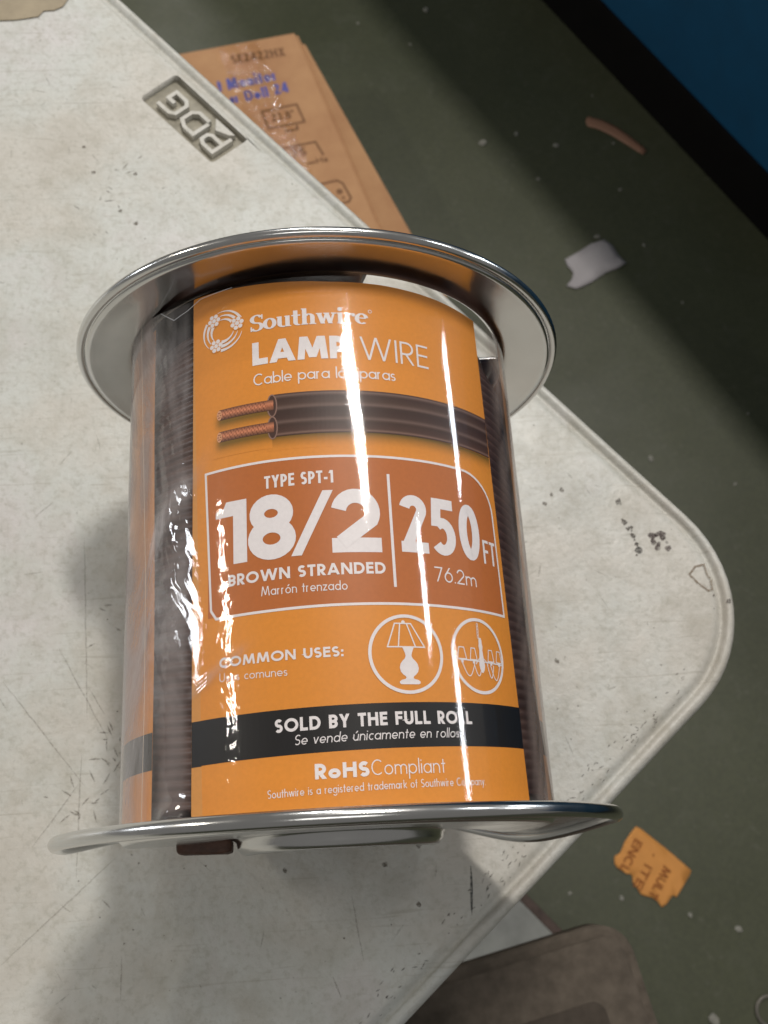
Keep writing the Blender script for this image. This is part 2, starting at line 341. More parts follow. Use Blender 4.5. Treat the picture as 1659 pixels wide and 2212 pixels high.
# ------------------------------------------------------------------ folding table
uA = Vector((-.645, .764)); uB = Vector((-.767, -.641)); K = Vector((2.328, .960)); LA, LB = 9.3, 22.0
def table_ring(d, rad=.70, nseg=14):
    """outline of the rounded rectangle inset by d"""
    pts = []; a0, a1, b0, b1 = d, LA - d, d, LB - d; r = max(rad - d, .03)
    for (ca, cb, th) in ((a0 + r, b0 + r, 180), (a1 - r, b0 + r, 270), (a1 - r, b1 - r, 0), (a0 + r, b1 - r, 90)):
        for i in range(nseg + 1):
            t = math.radians(th + 90 * i / nseg); a = ca + r * math.cos(t); b = cb + r * math.sin(t)
            q = K + uA * a + uB * b; pts.append((q.x, q.y))
    out = []
    for i, p in enumerate(pts):
        q = pts[(i + 1) % len(pts)]; d_ = math.hypot(q[0] - p[0], q[1] - p[1]); m_ = 40 if i % (nseg + 1) == nseg else 1
        out += [(p[0] + (q[0] - p[0]) * k / m_, p[1] + (q[1] - p[1]) * k / m_) for k in range(m_)]
    return out
def table_mat():
    n = N('white_plastic'); co_ = n.coord()
    big = n.noise(14, 5, .62, co_); mid = n.noise(70, 5, .65, co_, .3); fine = n.noise(620, 2, .6, co_)
    c = n.ramp(big, [(.25, lin((176, 171, 161))), (.42, lin((190, 187, 179))), (.58, lin((190, 192, 187))), (.75, lin((198, 194, 193)))])
    cl = n.ramp(n.noise(9, 4, .6, co_, .8), [(.45, 0.0), (.68, .40)]); c = n.mix(cl, c, lin((160, 156, 146)))
    blot_ = n.ramp(n.noise(30, 6, .72, co_, .5), [(.50, 0.0), (.72, .38)]); c = n.mix(blot_, c, lin((150, 145, 130)))
    dirt = n.ramp(mid, [(.50, 0.0), (.74, .34)]); c = n.mix(dirt, c, lin((152, 146, 130)))
    v = n.add('ShaderNodeTexVoronoi'); v.feature = 'DISTANCE_TO_EDGE'; v.inputs['Scale'].default_value = 480; n.l.new(co_, v.inputs['Vector'])
    speck = n.ramp(n.noise(380, 3, .7, co_), [(.50, 0.0), (.70, .42)]); c = n.mix(speck, c, lin((150, 148, 135)))
    # faint scratches: stretched noises at three angles
    for ang, thr in ((.5, .66), (-.9, .67), (2.1, .68)):
        mp = n.add('ShaderNodeMapping'); mp.inputs['Rotation'].default_value = (0, 0, ang); mp.inputs['Scale'].default_value = (18, 520, 1); n.l.new(co_, mp.inputs['Vector'])
        sn = n.noise(1, 3, .55, mp.outputs[0], .6); c = n.mix(n.ramp(sn, [(thr, 0.0), (thr + .06, .34)]), c, lin((140, 134, 120)))
    bm_ = n.bump(n.noise(420, 3, .6, co_), .45, .0006)
    b2 = n.add('ShaderNodeBump'); b2.inputs['Strength'].default_value = .3; b2.inputs['Distance'].default_value = .0004; n.l.new(mid, b2.inputs['Height']); n.l.new(bm_, b2.inputs['Normal'])
    n.set(n.b, Base_Color=c, Roughness=n.ramp(mid, [(.3, .38), (.7, .56)]), Normal=b2.outputs[0]); return n.m
def dirt_mat():
    n = N('scuff_marks'); a = n.add('ShaderNodeVertexColor'); a.layer_name = 'Col'; tr = n.add('ShaderNodeBsdfTransparent'); mx = n.add('ShaderNodeMixShader')
    n.set(n.b, Base_Color=a.outputs[0], Roughness=.6)
    f = n.math('MULTIPLY', a.outputs[1], n.ramp(n.noise(900, 3, .7), [(.38, .25), (.56, 1.0)]))
    n.l.new(f, mx.inputs[0]); n.l.new(tr.outputs[0], mx.inputs[1]); n.l.new(n.b.outputs[0], mx.inputs[2]); n.l.new(mx.outputs[0], n.out.inputs[0]); return n.m
TM = table_mat(); TO = (K.x + (uA * LA / 2 + uB * LB / 2).x, K.y + (uA * LA / 2 + uB * LB / 2).y, ZF)
table = empty('folding_table', TO, 'white plastic folding table with scuffed top and rounded raised rim', 'table')
prof = [(.10, -.55), (.02, -.53), (.0, -.48), (.0, -.07), (.006, -.035), (.022, -.010), (.038, -.002), (.052, -.006), (.062, -.020), (.068, -.030), (.078, -.032), (.088, -.026), (.100, -.014), (.112, -.004), (.125, -.001), (.135, 0.0)]
rings = [table_ring(d) for d, z in prof]; nv = len(rings[0]); V = []; F = []
for (d, z), r in zip(prof, rings): V += [(x, y, z) for x, y in r]
for k in range(len(prof) - 1):
    for i in range(nv): j = (i + 1) % nv; F.append((k * nv + i, k * nv + j, (k + 1) * nv + j, (k + 1) * nv + i))
me = mesh('tabletop', off(V, TO), F)
bm = bmesh.new(); bm.from_mesh(me)
bm.verts.ensure_lookup_table()
outer = [bm.verts[(len(prof) - 1) * nv + i] for i in range(nv)]
bot = [bm.verts[i] for i in range(nv)]
Q = [(-.775, 4.43), (-.99, 4.255), (-.565, 3.765), (-.350, 3.935)]      # recess of the nameplate
def round_quad(q, r=.03):
    out = []
    for i in range(4):
        p = Vector(q[i]); a = (Vector(q[i - 1]) - p).normalized(); b = (Vector(q[(i + 1) % 4]) - p).normalized()
        for t in (0, .33, .67, 1): x = p + a * r * (1 - t) ** 2 + b * r * t ** 2; out.append((x.x, x.y))
    return out
RQ = round_quad(Q); hv = [bm.verts.new(((x - TO[0]) * S, (y - TO[1]) * S, -TO[2] * S)) for x, y in RQ]
lv = [bm.verts.new(((x - TO[0]) * S, (y - TO[1]) * S, (-.045 - TO[2]) * S)) for x, y in RQ]
he = [bm.edges.new((hv[i], hv[(i + 1) % len(hv)])) for i in range(len(hv))]
oe = [bm.edges.get((outer[i], outer[(i + 1) % nv])) for i in range(nv)]
hc = sum((v.co for v in hv), Vector()) / len(hv)
ang = lambda v: math.atan2(v.co.y - hc.y, v.co.x - hc.x)
oa, ha = sorted(outer, key=ang), sorted(hv, key=ang); i = j = 0
while i < len(oa) or j < len(ha):      # ring between the outline and the recess, merged by angle
    ta = ang(oa[(i + 1) % len(oa)]) + 2 * PI * ((i + 1) // len(oa)); tb = ang(ha[(j + 1) % len(ha)]) + 2 * PI * ((j + 1) // len(ha))
    if j >= len(ha) or (i < len(oa) and ta <= tb): bm.faces.new((oa[i % len(oa)], oa[(i + 1) % len(oa)], ha[j % len(ha)])); i += 1
    else: bm.faces.new((oa[i % len(oa)], ha[(j + 1) % len(ha)], ha[j % len(ha)])); j += 1
for i in range(len(hv)): j = (i + 1) % len(hv); bm.faces.new((hv[i], hv[j], lv[j], lv[i]))
bm.faces.new(bot)
bmesh.ops.recalc_face_normals(bm, faces=bm.faces); bm.to_mesh(me); bm.free()
top = obj('tabletop', me, TM, table)
for p_ in me.polygons: p_.use_smooth = abs(p_.normal.z) < .9999
# scuffs, smudges and scratches: thin worn-in marks belonging to the top
def on_table(x, y, h): return (x, y, .0006 + h)
ik = Ink(on_table, .03, 0.0)
grey = lambda v, a: (*lin(v), a)
def scratch(pts, wd, col, jit=.006):
    q = []
    for a, b in zip(pts[:-1], pts[1:]):
        n_ = max(2, int(math.hypot(b[0] - a[0], b[1] - a[1]) / .03))
        for k in range(n_): t = k / n_; q.append((a[0] + (b[0] - a[0]) * t + random.uniform(-jit, jit), a[1] + (b[1] - a[1]) * t + random.uniform(-jit, jit)))
    q.append(pts[-1]); ik.ribbon(q, wd, col, taper=lambda t: .25 + 1.1 * math.sin(PI * min(1, max(0, t))) ** .7)
def blot(x, y, r, col, n_=9):
    a = random.random() * 6; h = ik.h()
    ik.quad([(x + r * random.uniform(.5, 1.2) * math.cos(a + 2 * PI * k / n_), y + r * random.uniform(.5, 1.2) * math.sin(a + 2 * PI * k / n_)) for k in range(n_)], col, h)
scratch([(.588, -.15), (.582, -.26), (.574, -.358)], .009, grey((70, 72, 70), .9), .001)
for a, b in (((.332, -.463), (.345, -.50)), ((.043, -.24), (.083, -.514)), ((-.346, -.358), (-.364, -.431)), ((-.962, -.427), (-.962, -.60)), ((-1.24, -.60), (-1.18, -.56)),
             ((-1.371, .043), (-1.177, .308)), ((-1.478, -.433), (-1.0, -.02)), ((-1.17, .45), (-1.17, -.1)), ((-1.34, 1.9), (-1.28, 1.98)), ((-1.15, .75), (-1.07, .62)), ((-1.3, .95), (-1.05, .5)),
             ((-1.16, 2.06), (-1.14, 1.98)), ((-1.45, 1.62), (-1.36, 1.70)), ((-1.55, .8), (-1.15, .3)), ((1.34, 1.21), (1.395, 1.18)), ((1.09, .40), (1.12, .30)), ((-1.2, 1.5), (-1.15, .6))):
    scratch([a, b], .005, grey((136, 130, 118), .30), .0015)
for x, y in ((.36, -.05), (.34, -.30), (-.25, -.12), (.2, -.12), (1.093, .76), (1.17, 1.626), (1.23, 1.65), (1.13, 1.58), (-1.06, 2.36), (-1.3, 3.9), (-1.24, 3.72), (-1.0, 3.7), (-1.08, 3.45), (-.99, 3.36)): blot(x, y, .014, grey((105, 98, 86), .7))
for k in range(16): t = k / 15; blot(1.535 + .05 * t + random.gauss(0, .012), 1.47 - .17 * t + random.gauss(0, .012), random.uniform(.006, .016), grey((88, 82, 74), .8))
blot(1.516, 1.571, .022, grey((92, 88, 80), .8)); blot(1.583, 1.305, .024, grey((75, 72, 66), .85))
for k in range(20): blot(1.683 + random.gauss(0, .025), 1.367 + random.gauss(0, .022), random.uniform(.008, .02), grey((86, 74, 70), .75))
ik.ribbon([(1.905, 1.212), (1.86, 1.205), (1.822, 1.164), (1.86, 1.115), (1.905, 1.075), (1.924, 1.08), (1.928, 1.13), (1.912, 1.16)], .011, grey((128, 112, 92), .85), closed=True)
blot(2.0, 1.018, .016, grey((80, 72, 66), .9)); blot(1.93, 1.05, .008, grey((100, 90, 80), .8))
# worn patch of scuffs below-left and flecks along the inner side of the rim
for cx, cy, n_, sp in ((-1.0, .45, 26, .07), (-1.1, .2, 14, .09), (-1.15, 3.6, 14, .13), (-1.0, 1.05, 10, .1)):
    for k in range(n_):
        x, y = cx + random.gauss(0, sp), cy + random.gauss(0, sp); a = random.uniform(0, PI); l = random.uniform(.02, .06)
        scratch([(x, y), (x + l * math.cos(a), y + l * math.sin(a))], .007, grey((118, 112, 100), .5), .002)
for k in range(150):
    b = random.uniform(.1, 3.6); q = K + uB * b + uA * random.uniform(.10, .20); a = random.gauss(.7, .35); l = random.uniform(.008, .03)
    if b > .6: scratch([(q.x, q.y), (q.x + l * math.cos(a), q.y + l * math.sin(a))], .005, grey((96, 92, 84), .6), .001)
for k in range(300):
    x, y = random.uniform(-2, 2.1), random.uniform(-1, 5.4); a = random.uniform(0, PI) if random.random() < .5 else random.gauss(2.3, .3); l = random.uniform(.01, .09)
    q = Vector((x, y)) - K; da, db = q.dot(uA), q.dot(uB)
    if da < .15 or db < .15 or (-1.05 < x < -.3 and 3.7 < y < 4.5): continue
    scratch([(x, y), (x + l * math.cos(a), y + l * math.sin(a))], random.uniform(.003, .007), grey((122, 116, 102), random.uniform(.12, .4)), .002)
for k in range(420):
    x, y = random.uniform(-2, 2.1), random.uniform(-1, 5.4); q = Vector((x, y)) - K
    if q.dot(uA) < .12 or q.dot(uB) < .12 or (-1.05 < x < -.3 and 3.7 < y < 4.5): continue
    blot(x, y, random.uniform(.002, .006), grey((105, 100, 88), random.uniform(.35, .8)), 6)
# join the marks into the tabletop mesh as a second material
mk = ik.mesh('marks', TO)
bm = bmesh.new(); bm.from_mesh(me); n0 = len(bm.faces); bm.from_mesh(mk); bm.faces.ensure_lookup_table()
for f in bm.faces[n0:]: f.material_index = 1
bm.to_mesh(me); bm.free(); me.materials.append(dirt_mat())
# nameplate: sunken panel with raised letters
plate_m = simple('dirty_plastic_recess', (146, 141, 126), .55, .22, 160, .4)
np_ = obj('nameplate', mesh('nameplate', off([(x, y, -.044) for x, y in RQ], TO), [tuple(range(len(RQ)))]), plate_m, table)
rd = Vector((-.652, .759)); ud = Vector((-.784, -.62))
# letters: reading direction rd, tops towards ud; baseline runs on the rim side
B0 = Vector((-.3575, 3.935)) + rd * .045 + ud * .068
il = Ink(lambda x, y, h: ((B0 + rd * x * .93 + ud * y * .86).x, (B0 + rd * x * .93 + ud * y * .86).y, -.006), .1, 0)
lw = .026
il.ribbon([(.02, 0), (.02, .165), (.11, .165), (.145, .145), (.145, .095), (.12, .075), (.033, .075)], lw, (1, 1, 1))
il.ribbon([(.205, .03), (.205, .165), (.29, .165), (.345, .135), (.345, .05), (.31, .013), (.215, .013)], lw, (1, 1, 1))
il.ribbon([(.55, .165), (.44, .165), (.405, .14), (.405, .04), (.44, .013), (.535, .013), (.535, .085), (.475, .085)], lw, (1, 1, 1))
# small run-out of flash that fills the corner of the recess
il.quad([(.03, -.040), (.21, -.040), (.17, .0), (.14, .03), (.05, -.012)], (1, 1, 1), 0)
lo = obj('letters', il.mesh('letters', TO), TM, np_)
md = lo.modifiers.new('s', 'SOLIDIFY'); md.thickness = .036 * S; md.offset = -1
legm = simple('grey_steel_tube', (120, 122, 122), .4, .1, 40, .1, metal=.6)
def tube_mesh(name, pts, r, o, n=12):
    """tube along a polyline"""
    vs, fs = [], []
    for i, p in enumerate(pts):
        p = Vector(p); a = Vector(pts[max(0, i - 1)]); b = Vector(pts[min(len(pts) - 1, i + 1)]); t = (b - a).normalized()
        x = t.cross(Vector((.3, .2, 1)).normalized()); x.normalize(); y = t.cross(x)
        for k in range(n): q = p + (x * math.cos(2 * PI * k / n) + y * math.sin(2 * PI * k / n)) * (r(i) if callable(r) else r); vs.append(tuple(q))
    for i in range(len(pts) - 1):
        for k in range(n): j = (k + 1) % n; fs.append((i * n + k, i * n + j, (i + 1) * n + j, (i + 1) * n + k))
    fs.append(tuple(range(n))[::-1]); fs.append(tuple(range((len(pts) - 1) * n, len(pts) * n)))
    return mesh(name, off(vs, o), fs)
for bb in (3.2, LB - 3.2):
    a1, a2 = K + uA * 1.2 + uB * bb, K + uA * (LA - 1.2) + uB * bb
    obj('leg', tube_mesh('leg', [(a1.x, a1.y, -.5), (a1.x, a1.y, ZF + .2), (a1.x + uA.x * .3, a1.y + uA.y * .3, ZF + .12), (a2.x - uA.x * .3, a2.y - uA.y * .3, ZF + .12), (a2.x, a2.y, ZF + .2), (a2.x, a2.y, -.5)], .15, TO), legm, table, True)

# ------------------------------------------------------------------ spool of lamp wire
LQ, RC = 1.8447, .7625
SO = (0, .92, 0)
spool = empty('wire_spool', SO, 'metal spool of brown lamp wire with orange label, lying on the white table', 'spool')
def steel(name='brushed_steel', rough=.17, tint=(.74, .74, .73)):
    n = N(name); g = n.noise(300, 4, .6); v = n.noise(30, 4, .6)
    n.set(n.b, Base_Color=n.ramp(v, [(.3, tuple(t * .88 for t in tint)), (.7, tint)]), Metallic=1.0, Roughness=n.ramp(n.noise(46, 5, .65), [(.3, rough * .75), (.75, rough * 1.6)]), Normal=n.bump(g, .06, .0003)); return n.m
ST = steel()
def warp_bottom(x, z):      # dent of the lower flange, towards +y where it meets the table
    f = smooth(1.06, .25, z); return f * (.075 - .115 * smooth(.35, .85, x)) - .006 * x
def warp_top(x, z): return -.0201 * x + .006 * (z - 1) + .008 * math.sin(2 * math.atan2(z - 1, x) + .4)
def flange(name, y0, sgn, warp, hole, zc, xc=0, rb=.024):
    """sgn=+1: outward is +y. plate profile (r, outward offset)"""
    prof = [(.965, .004), (.945, .004), (.93, .006), (.88, .006), (.80, .006), (.775, .004), (.765, .012), (.755, .024), (.74, .028), (.70, .028), (.64, .028), (.58, .028), (.50, .026), (.43, .022), (.40, .018), (.38, .020), (.365, .034), (.362, .052), (.350, .068), (.330, .074), (.305, .070), (.29, .058), (.28, .050), (.22, .050), (.14, .050), (.12, .040), (.115, .02), (.11, -.05)]
    nt = 180; V = []; F = []
    for r, q in prof:
        for k in range(nt):
            t = 2 * PI * k / nt; x, z = r * math.sin(t), 1 + r * math.cos(t)
            V.append((x + xc, y0 + sgn * q + warp(x, z), z + zc))
    for i in range(len(prof) - 1):
        rm = (prof[i][0] + prof[i + 1][0]) / 2
        for k in range(nt):
            dg = (k + .5) * 360 / nt
            if .45 < rm < .752 and hole(dg, rm): continue
            j = (k + 1) % nt; F.append((i * nt + k, i * nt + j, (i + 1) * nt + j, (i + 1) * nt + k))
    me = mesh(name, off(V, SO), F); o = obj(name, me, ST, spool, True)
    m = o.modifiers.new('s', 'SOLIDIFY'); m.thickness = .012 * S; m.offset = 0
    # rolled bead round the edge
    V = []; F = []; nt = 240; ns = 16
    for k in range(nt):
        t = 2 * PI * k / nt; jr = .0015 * mnoise.noise(Vector((math.sin(t) * 3, math.cos(t) * 3, y0)))
        for j in range(ns):
            a = 2 * PI * j / ns; r = 1.0 - rb + jr + rb * math.cos(a); x, z = r * math.sin(t), 1 + r * math.cos(t)
            V.append((x + xc, y0 + sgn * (.018 + rb * math.sin(a)) + warp(x, z), z + zc))
    for k in range(nt):
        for j in range(ns): a, b = (k + 1) % nt, (j + 1) % ns; F.append((k * ns + j, a * ns + j, a * ns + b, k * ns + b))
    obj('rim', mesh('rim', off(V, SO), F), ST, o, True)
    return o
flange('flange', 0.0, -1, warp_bottom, lambda d, r: False, 0)
flange('flange', LQ, 1, warp_top, lambda d, r: 14 < d < 84 and r > .5, -.034, .0025, .018)
# cardboard-coloured core and the coil of brown cable
def lathe_y(name, prof, n=96, fn=None, o=SO):
    V = []; F = []
    for i, (y, r) in enumerate(prof):
        for k in range(n):
            t = 2 * PI * k / n; rr = r + (fn(y, t) if fn else 0); V.append((rr * math.sin(t), y, 1 + rr * math.cos(t)))
    for i in range(len(prof) - 1):
        for k in range(n): j = (k + 1) % n; F.append((i * n + k, (i + 1) * n + k, (i + 1) * n + j, i * n + j))
    return mesh(name, off(V, o), F)
obj('core', lathe_y('core', [(.03, .40), (1.81, .40)]), simple('core_card', (110, 84, 62), .8), spool, True)
def cable_mat():
    n = N('brown_cable'); n.set(n.b, Base_Color=n.ramp(n.noise(60, 3), [(.3, lin((66, 46, 40))), (.7, lin((94, 71, 62)))]), Roughness=.38); return n.m
CM = cable_mat()
def wind(y, t):
    ph = (y + .045 * math.sin(t * 1.0 + 1.2) * 1.2 + .02 * mnoise.noise(Vector((math.sin(t) * 1.6, math.cos(t) * 1.6, y * 2)))) / .034
    return .007 * abs(math.sin(PI * ph)) + .006 * mnoise.noise(Vector((math.sin(t) * 2, math.cos(t) * 2, y * 5)))
cp = [(.04, .41), (.045, .66)] + [(.05 + 1.70 * i / 520, .735 - .06 * smooth(1.55, 1.75, .05 + 1.7 * i / 520)) for i in range(521)] + [(1.755, .41)]
obj('cable_coil', lathe_y('cable_coil', cp, 160, wind), CM, spool, True)
# free end of the cable poking out through the lower flange
ce = bmesh.new()
bmesh.ops.create_uvsphere(ce, u_segments=32, v_segments=20, radius=1.0)
for v in ce.verts:      # squared-off rounded lump
    p = [math.copysign(abs(c) ** .38, c) for c in v.co]
    v.co = Vector((-.478 + p[0] * .098, -.038 + p[1] * .027 - p[0] * .004 + .004 * mnoise.noise(Vector(p) * 3), 1.03 + p[2] * .05)) * S - Vector(SO) * S
me = bpy.data.meshes.new('cable_end'); ce.to_mesh(me); ce.free(); obj('cable_end', me, simple('worn_brown_cable', (72, 48, 36), .6, .5, 220, .5), spool, True)

# label ------------------------------------------------------------------
def on_cyl(s, y, h):
    t = s / RC; r = RC + h; return (r * math.sin(t), y, 1 + r * math.cos(t))
def on_paper(s, y, h): return on_cyl(s, y, h * .42)      # print lies almost flush on the paper
OR, PN, WH, BK, OL = lin((216, 138, 50)), lin((180, 103, 48)), lin((226, 220, 220)), lin((20, 18, 18)), lin((208, 144, 72))
lab = Ink(on_paper, .02, .0024)
sl = lambda y: -.4785 + .0245 * (1.825 - y)
sr = lambda y: .675 + .0225 * (1.5 - y)
def ytop(s):
    P_ = [(-.48, 1.825), (-.2, 1.806), (.037, 1.792), (.233, 1.793), (.45, 1.788), (.68, 1.777)]
    for (a, ya), (b, yb) in zip(P_[:-1], P_[1:]):
        if s <= b: return ya + (yb - ya) * (s - a) / (b - a)
    return P_[-1][1]
def sheet(u0, u1, v0, v1, h, col, nu=64, nv=40, sl_=sl, sr_=sr, top=None, colf=None):
    """grid in label space: u across from left to right edge, v along y"""
    base = len(lab.v)
    for j in range(nv + 1):
        for i in range(nu + 1):
            u = u0 + (u1 - u0) * i / nu; y = v0 + (v1 - v0) * j / nv; s = sl_(y) + (sr_(y) - sl_(y)) * u
            if top: y = v0 + (top(s) - v0) * j / nv
            lab.v.append(on_paper(s, y, h)); lab.c.append(colf(s, y) if colf else col)
    for j in range(nv):
        for i in range(nu): a = base + j * (nu + 1) + i; lab.f.append((a, a + 1, a + nu + 2, a + nu + 1))
sheet(0, 1, .012, 1.8, 0, OR, top=ytop, nv=60)
# under-lap strip at the left edge and the far end of the wrap, seen through the film
sheet(0, 1, .012, 1.815, -.0022, OL, nu=3, sl_=lambda y: -.4795, sr_=lambda y: sl(y) + .01)
sheet(0, 1, .17, .308, -.0012, BK, nu=3, nv=6, sl_=lambda y: -.4788, sr_=lambda y: sl(y) + .004)
sheet(0, 1, .012, 1.80, -.0010, OR, nu=90, sl_=lambda y: -3.88, sr_=lambda y: -.675 - .03 * smooth(.5, 1.6, y))
sheet(0, 1, .185, .304, .0004, BK, nu=90, nv=6, sl_=lambda y: -3.88, sr_=lambda y: -.676 - .02 * smooth(.5, 1.6, y))
# black band, slightly sloping
def yb0(s): return .172 + .014 * (s + .434)
def yb1(s): return .308 + .012 * (s + .434)
lab.fill(sl(.24) - .001, sr(.24), yb0, yb1, BK, h=.0012, nx=56, ny=4)
# dark orange panel with a white keyline
px0 = lambda y: -.420 + .018 * (1.12 - y) / .5; PR = lambda y: .662 + .006 * (1.0 - y)
def ptop(s):
    if s < .50: return 1.125
    t = min(1, (s - .50) / (.655 - .50)); return 1.125 - .145 * (1 - math.sqrt(max(0, 1 - t * t)))
lab.fill(-.412, .660, lambda s: .625, ptop, PN, h=.0012, nx=70, ny=4)
kl = [(-.400, .648)] + [(-.421, 1.124)] + [(s_, 1.1255) for s_ in (-.2, 0, .2, .4)] + [(.50 + .155 * math.sin(math.radians(a)), .985 + .140 * math.cos(math.radians(a))) for a in range(0, 91, 9)] + [(.665, .626), (.4, .6245), (.2, .6245), (0, .623), (-.2, .620), (-.380, .619)]
lab.ribbon(kl, .0085, WH, closed=True)
lab.ribbon([(.207, 1.065), (.207, .679)], .0095, WH)
# logo: three strands of seven wires in a ring of swooshes
lcx, lcy = -.3495, 1.6535
for a0 in (105, 345, 225):
    for rr, ww in ((.0775, .010), (.0610, .012), (.0450, .012)):
        lab.ribbon([(lcx + rr * math.cos(math.radians(a0 - t * 80)) * 1.02, lcy + rr * math.sin(math.radians(a0 - t * 80))) for t in [i / 14 for i in range(15)]], ww, WH, taper=lambda t: .15 + .95 * t)
for a in (125, 14, 244):
    cx, cy = lcx + .060 * math.cos(math.radians(a)), lcy + .060 * math.sin(math.radians(a))
    lab.disc(cx, cy, .0265, OR, 18, h=.0037)
    for k in range(7):
        x, y = (cx, cy) if k == 6 else (cx + .0178 * math.cos(math.radians(60 * k + a)), cy + .0178 * math.sin(math.radians(60 * k + a)))
        lab.disc(x, y, .0083, WH, 12, h=.0042)
serif_text(lab, 'Southwire', -.242, .170, 1.619, .064, WH, 1.626)
lab.ribbon(arc(.181, 1.678, .006, .006, 0, 350, 12), .0022, WH, closed=True)
text(lab, 'LAMP', -.236, .094, 1.487, .088, .27, WH, track=.05)
text(lab, 'WIRE', .138, .396, 1.486, .089, .085, WH, track=.13)
text(lab, 'Cable para lámparas', -.234, .259, 1.409, .044, .105, WH, y1=1.414, track=.06)
text(lab, 'TYPE SPT-1', -.203, .024, 1.029, .044, .185, WH, y1=1.032)
text(lab, '1', -.380, -.266, .790, .216, .225, WH)
text(lab, '8', -.262, -.103, .786, .221, .225, WH)
lab.diag(-.103, .790, .004, 1.006, .030, WH)
text(lab, '2', .011, .171, .793, .216, .225, WH)
text(lab, '250', .238, .564, .798, .199, .185, WH, track=.10)
text(lab, 'FT', .577, .648, .798, .085, .12, WH)
text(lab, '76.2m', .350, .526, .7065, .050, .095, WH)
text(lab, 'BROWN STRANDED', -.334, .178, .717, .038, .22, WH, y1=.722)
text(lab, 'Marrón trenzado', -.221, .053, .670, .031, .10, WH)
text(lab, 'COMMON USES:', -.370, .030, .460, .032, .22, WH)
text(lab, 'Usos comunes', -.369, -.143, .417, .027, .10, WH, y1=.412)
text(lab, 'SOLD BY THE FULL ROLL', -.186, .447, .243, .040, .22, WH, y1=.252)
text(lab, 'Se vende únicamente en rollos', -.128, .391, .203, .030, .095, WH, y1=.210, slant=.16)
text(lab, 'RoHS', -.070, .090, .101, .044, .25, WH)
text(lab, 'Compliant', .096, .331, .1035, .045, .075, WH, y1=.105)
text(lab, 'Southwire is a registered trademark of Southwire Company.', -.213, .480, .056, .024, .10, WH, y1=.068)
# printed picture of the two-conductor cable
def jac(u, v):
    st = [(0, (52, 28, 14)), (.05, (120, 92, 80)), (.10, (74, 48, 38)), (.26, (60, 38, 28)), (.33, (104, 82, 74)), (.40, (66, 44, 36)), (.52, (58, 36, 28)), (.60, (58, 38, 30)), (.66, (108, 86, 78)), (.74, (72, 50, 40)), (.88, (60, 38, 30)), (.95, (112, 90, 82)), (1.0, (60, 34, 24))]
    for (a, ca), (b, cb) in zip(st[:-1], st[1:]):
        if v <= b + 1e-9:
            t = (v - a) / (b - a); return lin(tuple(ca[i] + (cb[i] - ca[i]) * t for i in range(3)))
    return lin(st[-1][1])
jr = .676; lab.fill(-.172, jr, lambda s: 1.210 + .006 * s, lambda s: 1.366 + .004 * s, jac, h=.0024, nx=56, ny=40)
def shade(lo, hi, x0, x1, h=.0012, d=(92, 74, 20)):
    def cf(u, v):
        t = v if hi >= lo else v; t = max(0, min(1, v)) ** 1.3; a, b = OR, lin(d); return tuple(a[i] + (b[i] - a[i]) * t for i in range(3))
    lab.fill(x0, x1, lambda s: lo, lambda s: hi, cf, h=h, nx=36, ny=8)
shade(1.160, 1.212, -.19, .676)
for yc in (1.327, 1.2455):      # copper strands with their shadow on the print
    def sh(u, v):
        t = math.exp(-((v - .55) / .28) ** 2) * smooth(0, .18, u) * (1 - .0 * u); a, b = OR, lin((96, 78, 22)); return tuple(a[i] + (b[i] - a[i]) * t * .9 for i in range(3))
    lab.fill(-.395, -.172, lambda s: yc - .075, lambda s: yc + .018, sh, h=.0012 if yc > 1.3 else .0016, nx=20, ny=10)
    def cop(u, v):
        ph = (u * 15 + v * 2.2) % 1; a = (222, 142, 104) if ph > .28 else (150, 82, 52); t = 1 - abs(v - .55) * 1.1
        return lin(tuple(c * t for c in a))
    lab.fill(-.366, -.165, lambda s: yc - .019, lambda s: yc + .020, cop, h=.0030, nx=110, ny=6)
    lab.disc(-.364, yc, .010, lin((206, 150, 112)), 14, ry=.0185, h=.0042)
    for k in range(6): lab.disc(-.364 + .005 * math.cos(k * 1.05), yc + .010 * math.sin(k * 1.05), .0026, lin((150, 92, 62)), 8, h=.0046)
    lab.disc(-.170, yc - .002, .017, lin((70, 46, 38)), 20, ry=.041, h=.0028)
    lab.ribbon(arc(-.170, yc - .002, .016, .040, 0, 345, 24), .0045, lin((134, 104, 92)), closed=True, h=.0034)
    lab.fill(-.19, -.165, lambda s: yc - .019, lambda s: yc + .020, cop, h=.0040, nx=10, ny=6)
# table lamp pictogram
LC = (.2305, .4655); fx, fy = .00057, .000534; T1 = lambda x, y: (LC[0] + (x - 538) * fx, LC[1] - (y - 1262) * fy)
lab.ribbon(arc(LC[0], LC[1], .1195, .1195, 0, 354, 59), .0105, WH, closed=True)
lw = .0042
for q in ([(476, 1083), (570, 1083), (645, 1222), (428, 1222)],): lab.ribbon([T1(*a) for a in q], lw, WH, closed=True)
lab.ribbon([T1(506, 1083), T1(490, 1222)], lw, WH); lab.ribbon([T1(545, 1083), T1(590, 1222)], lw, WH); lab.disc(*T1(526, 1075), .006, WH)
lab.rows([(T1(0, y)[1], w_ * fx) for y, w_ in ((1222, 34), (1240, 27), (1258, 20), (1275, 17), (1290, 23), (1305, 38), (1322, 50), (1345, 55), (1368, 50), (1385, 36), (1394, 24), (1402, 20), (1409, 26), (1415, 48), (1424, 60), (1434, 60), (1440, 50))], T1(545, 0)[0], WH)
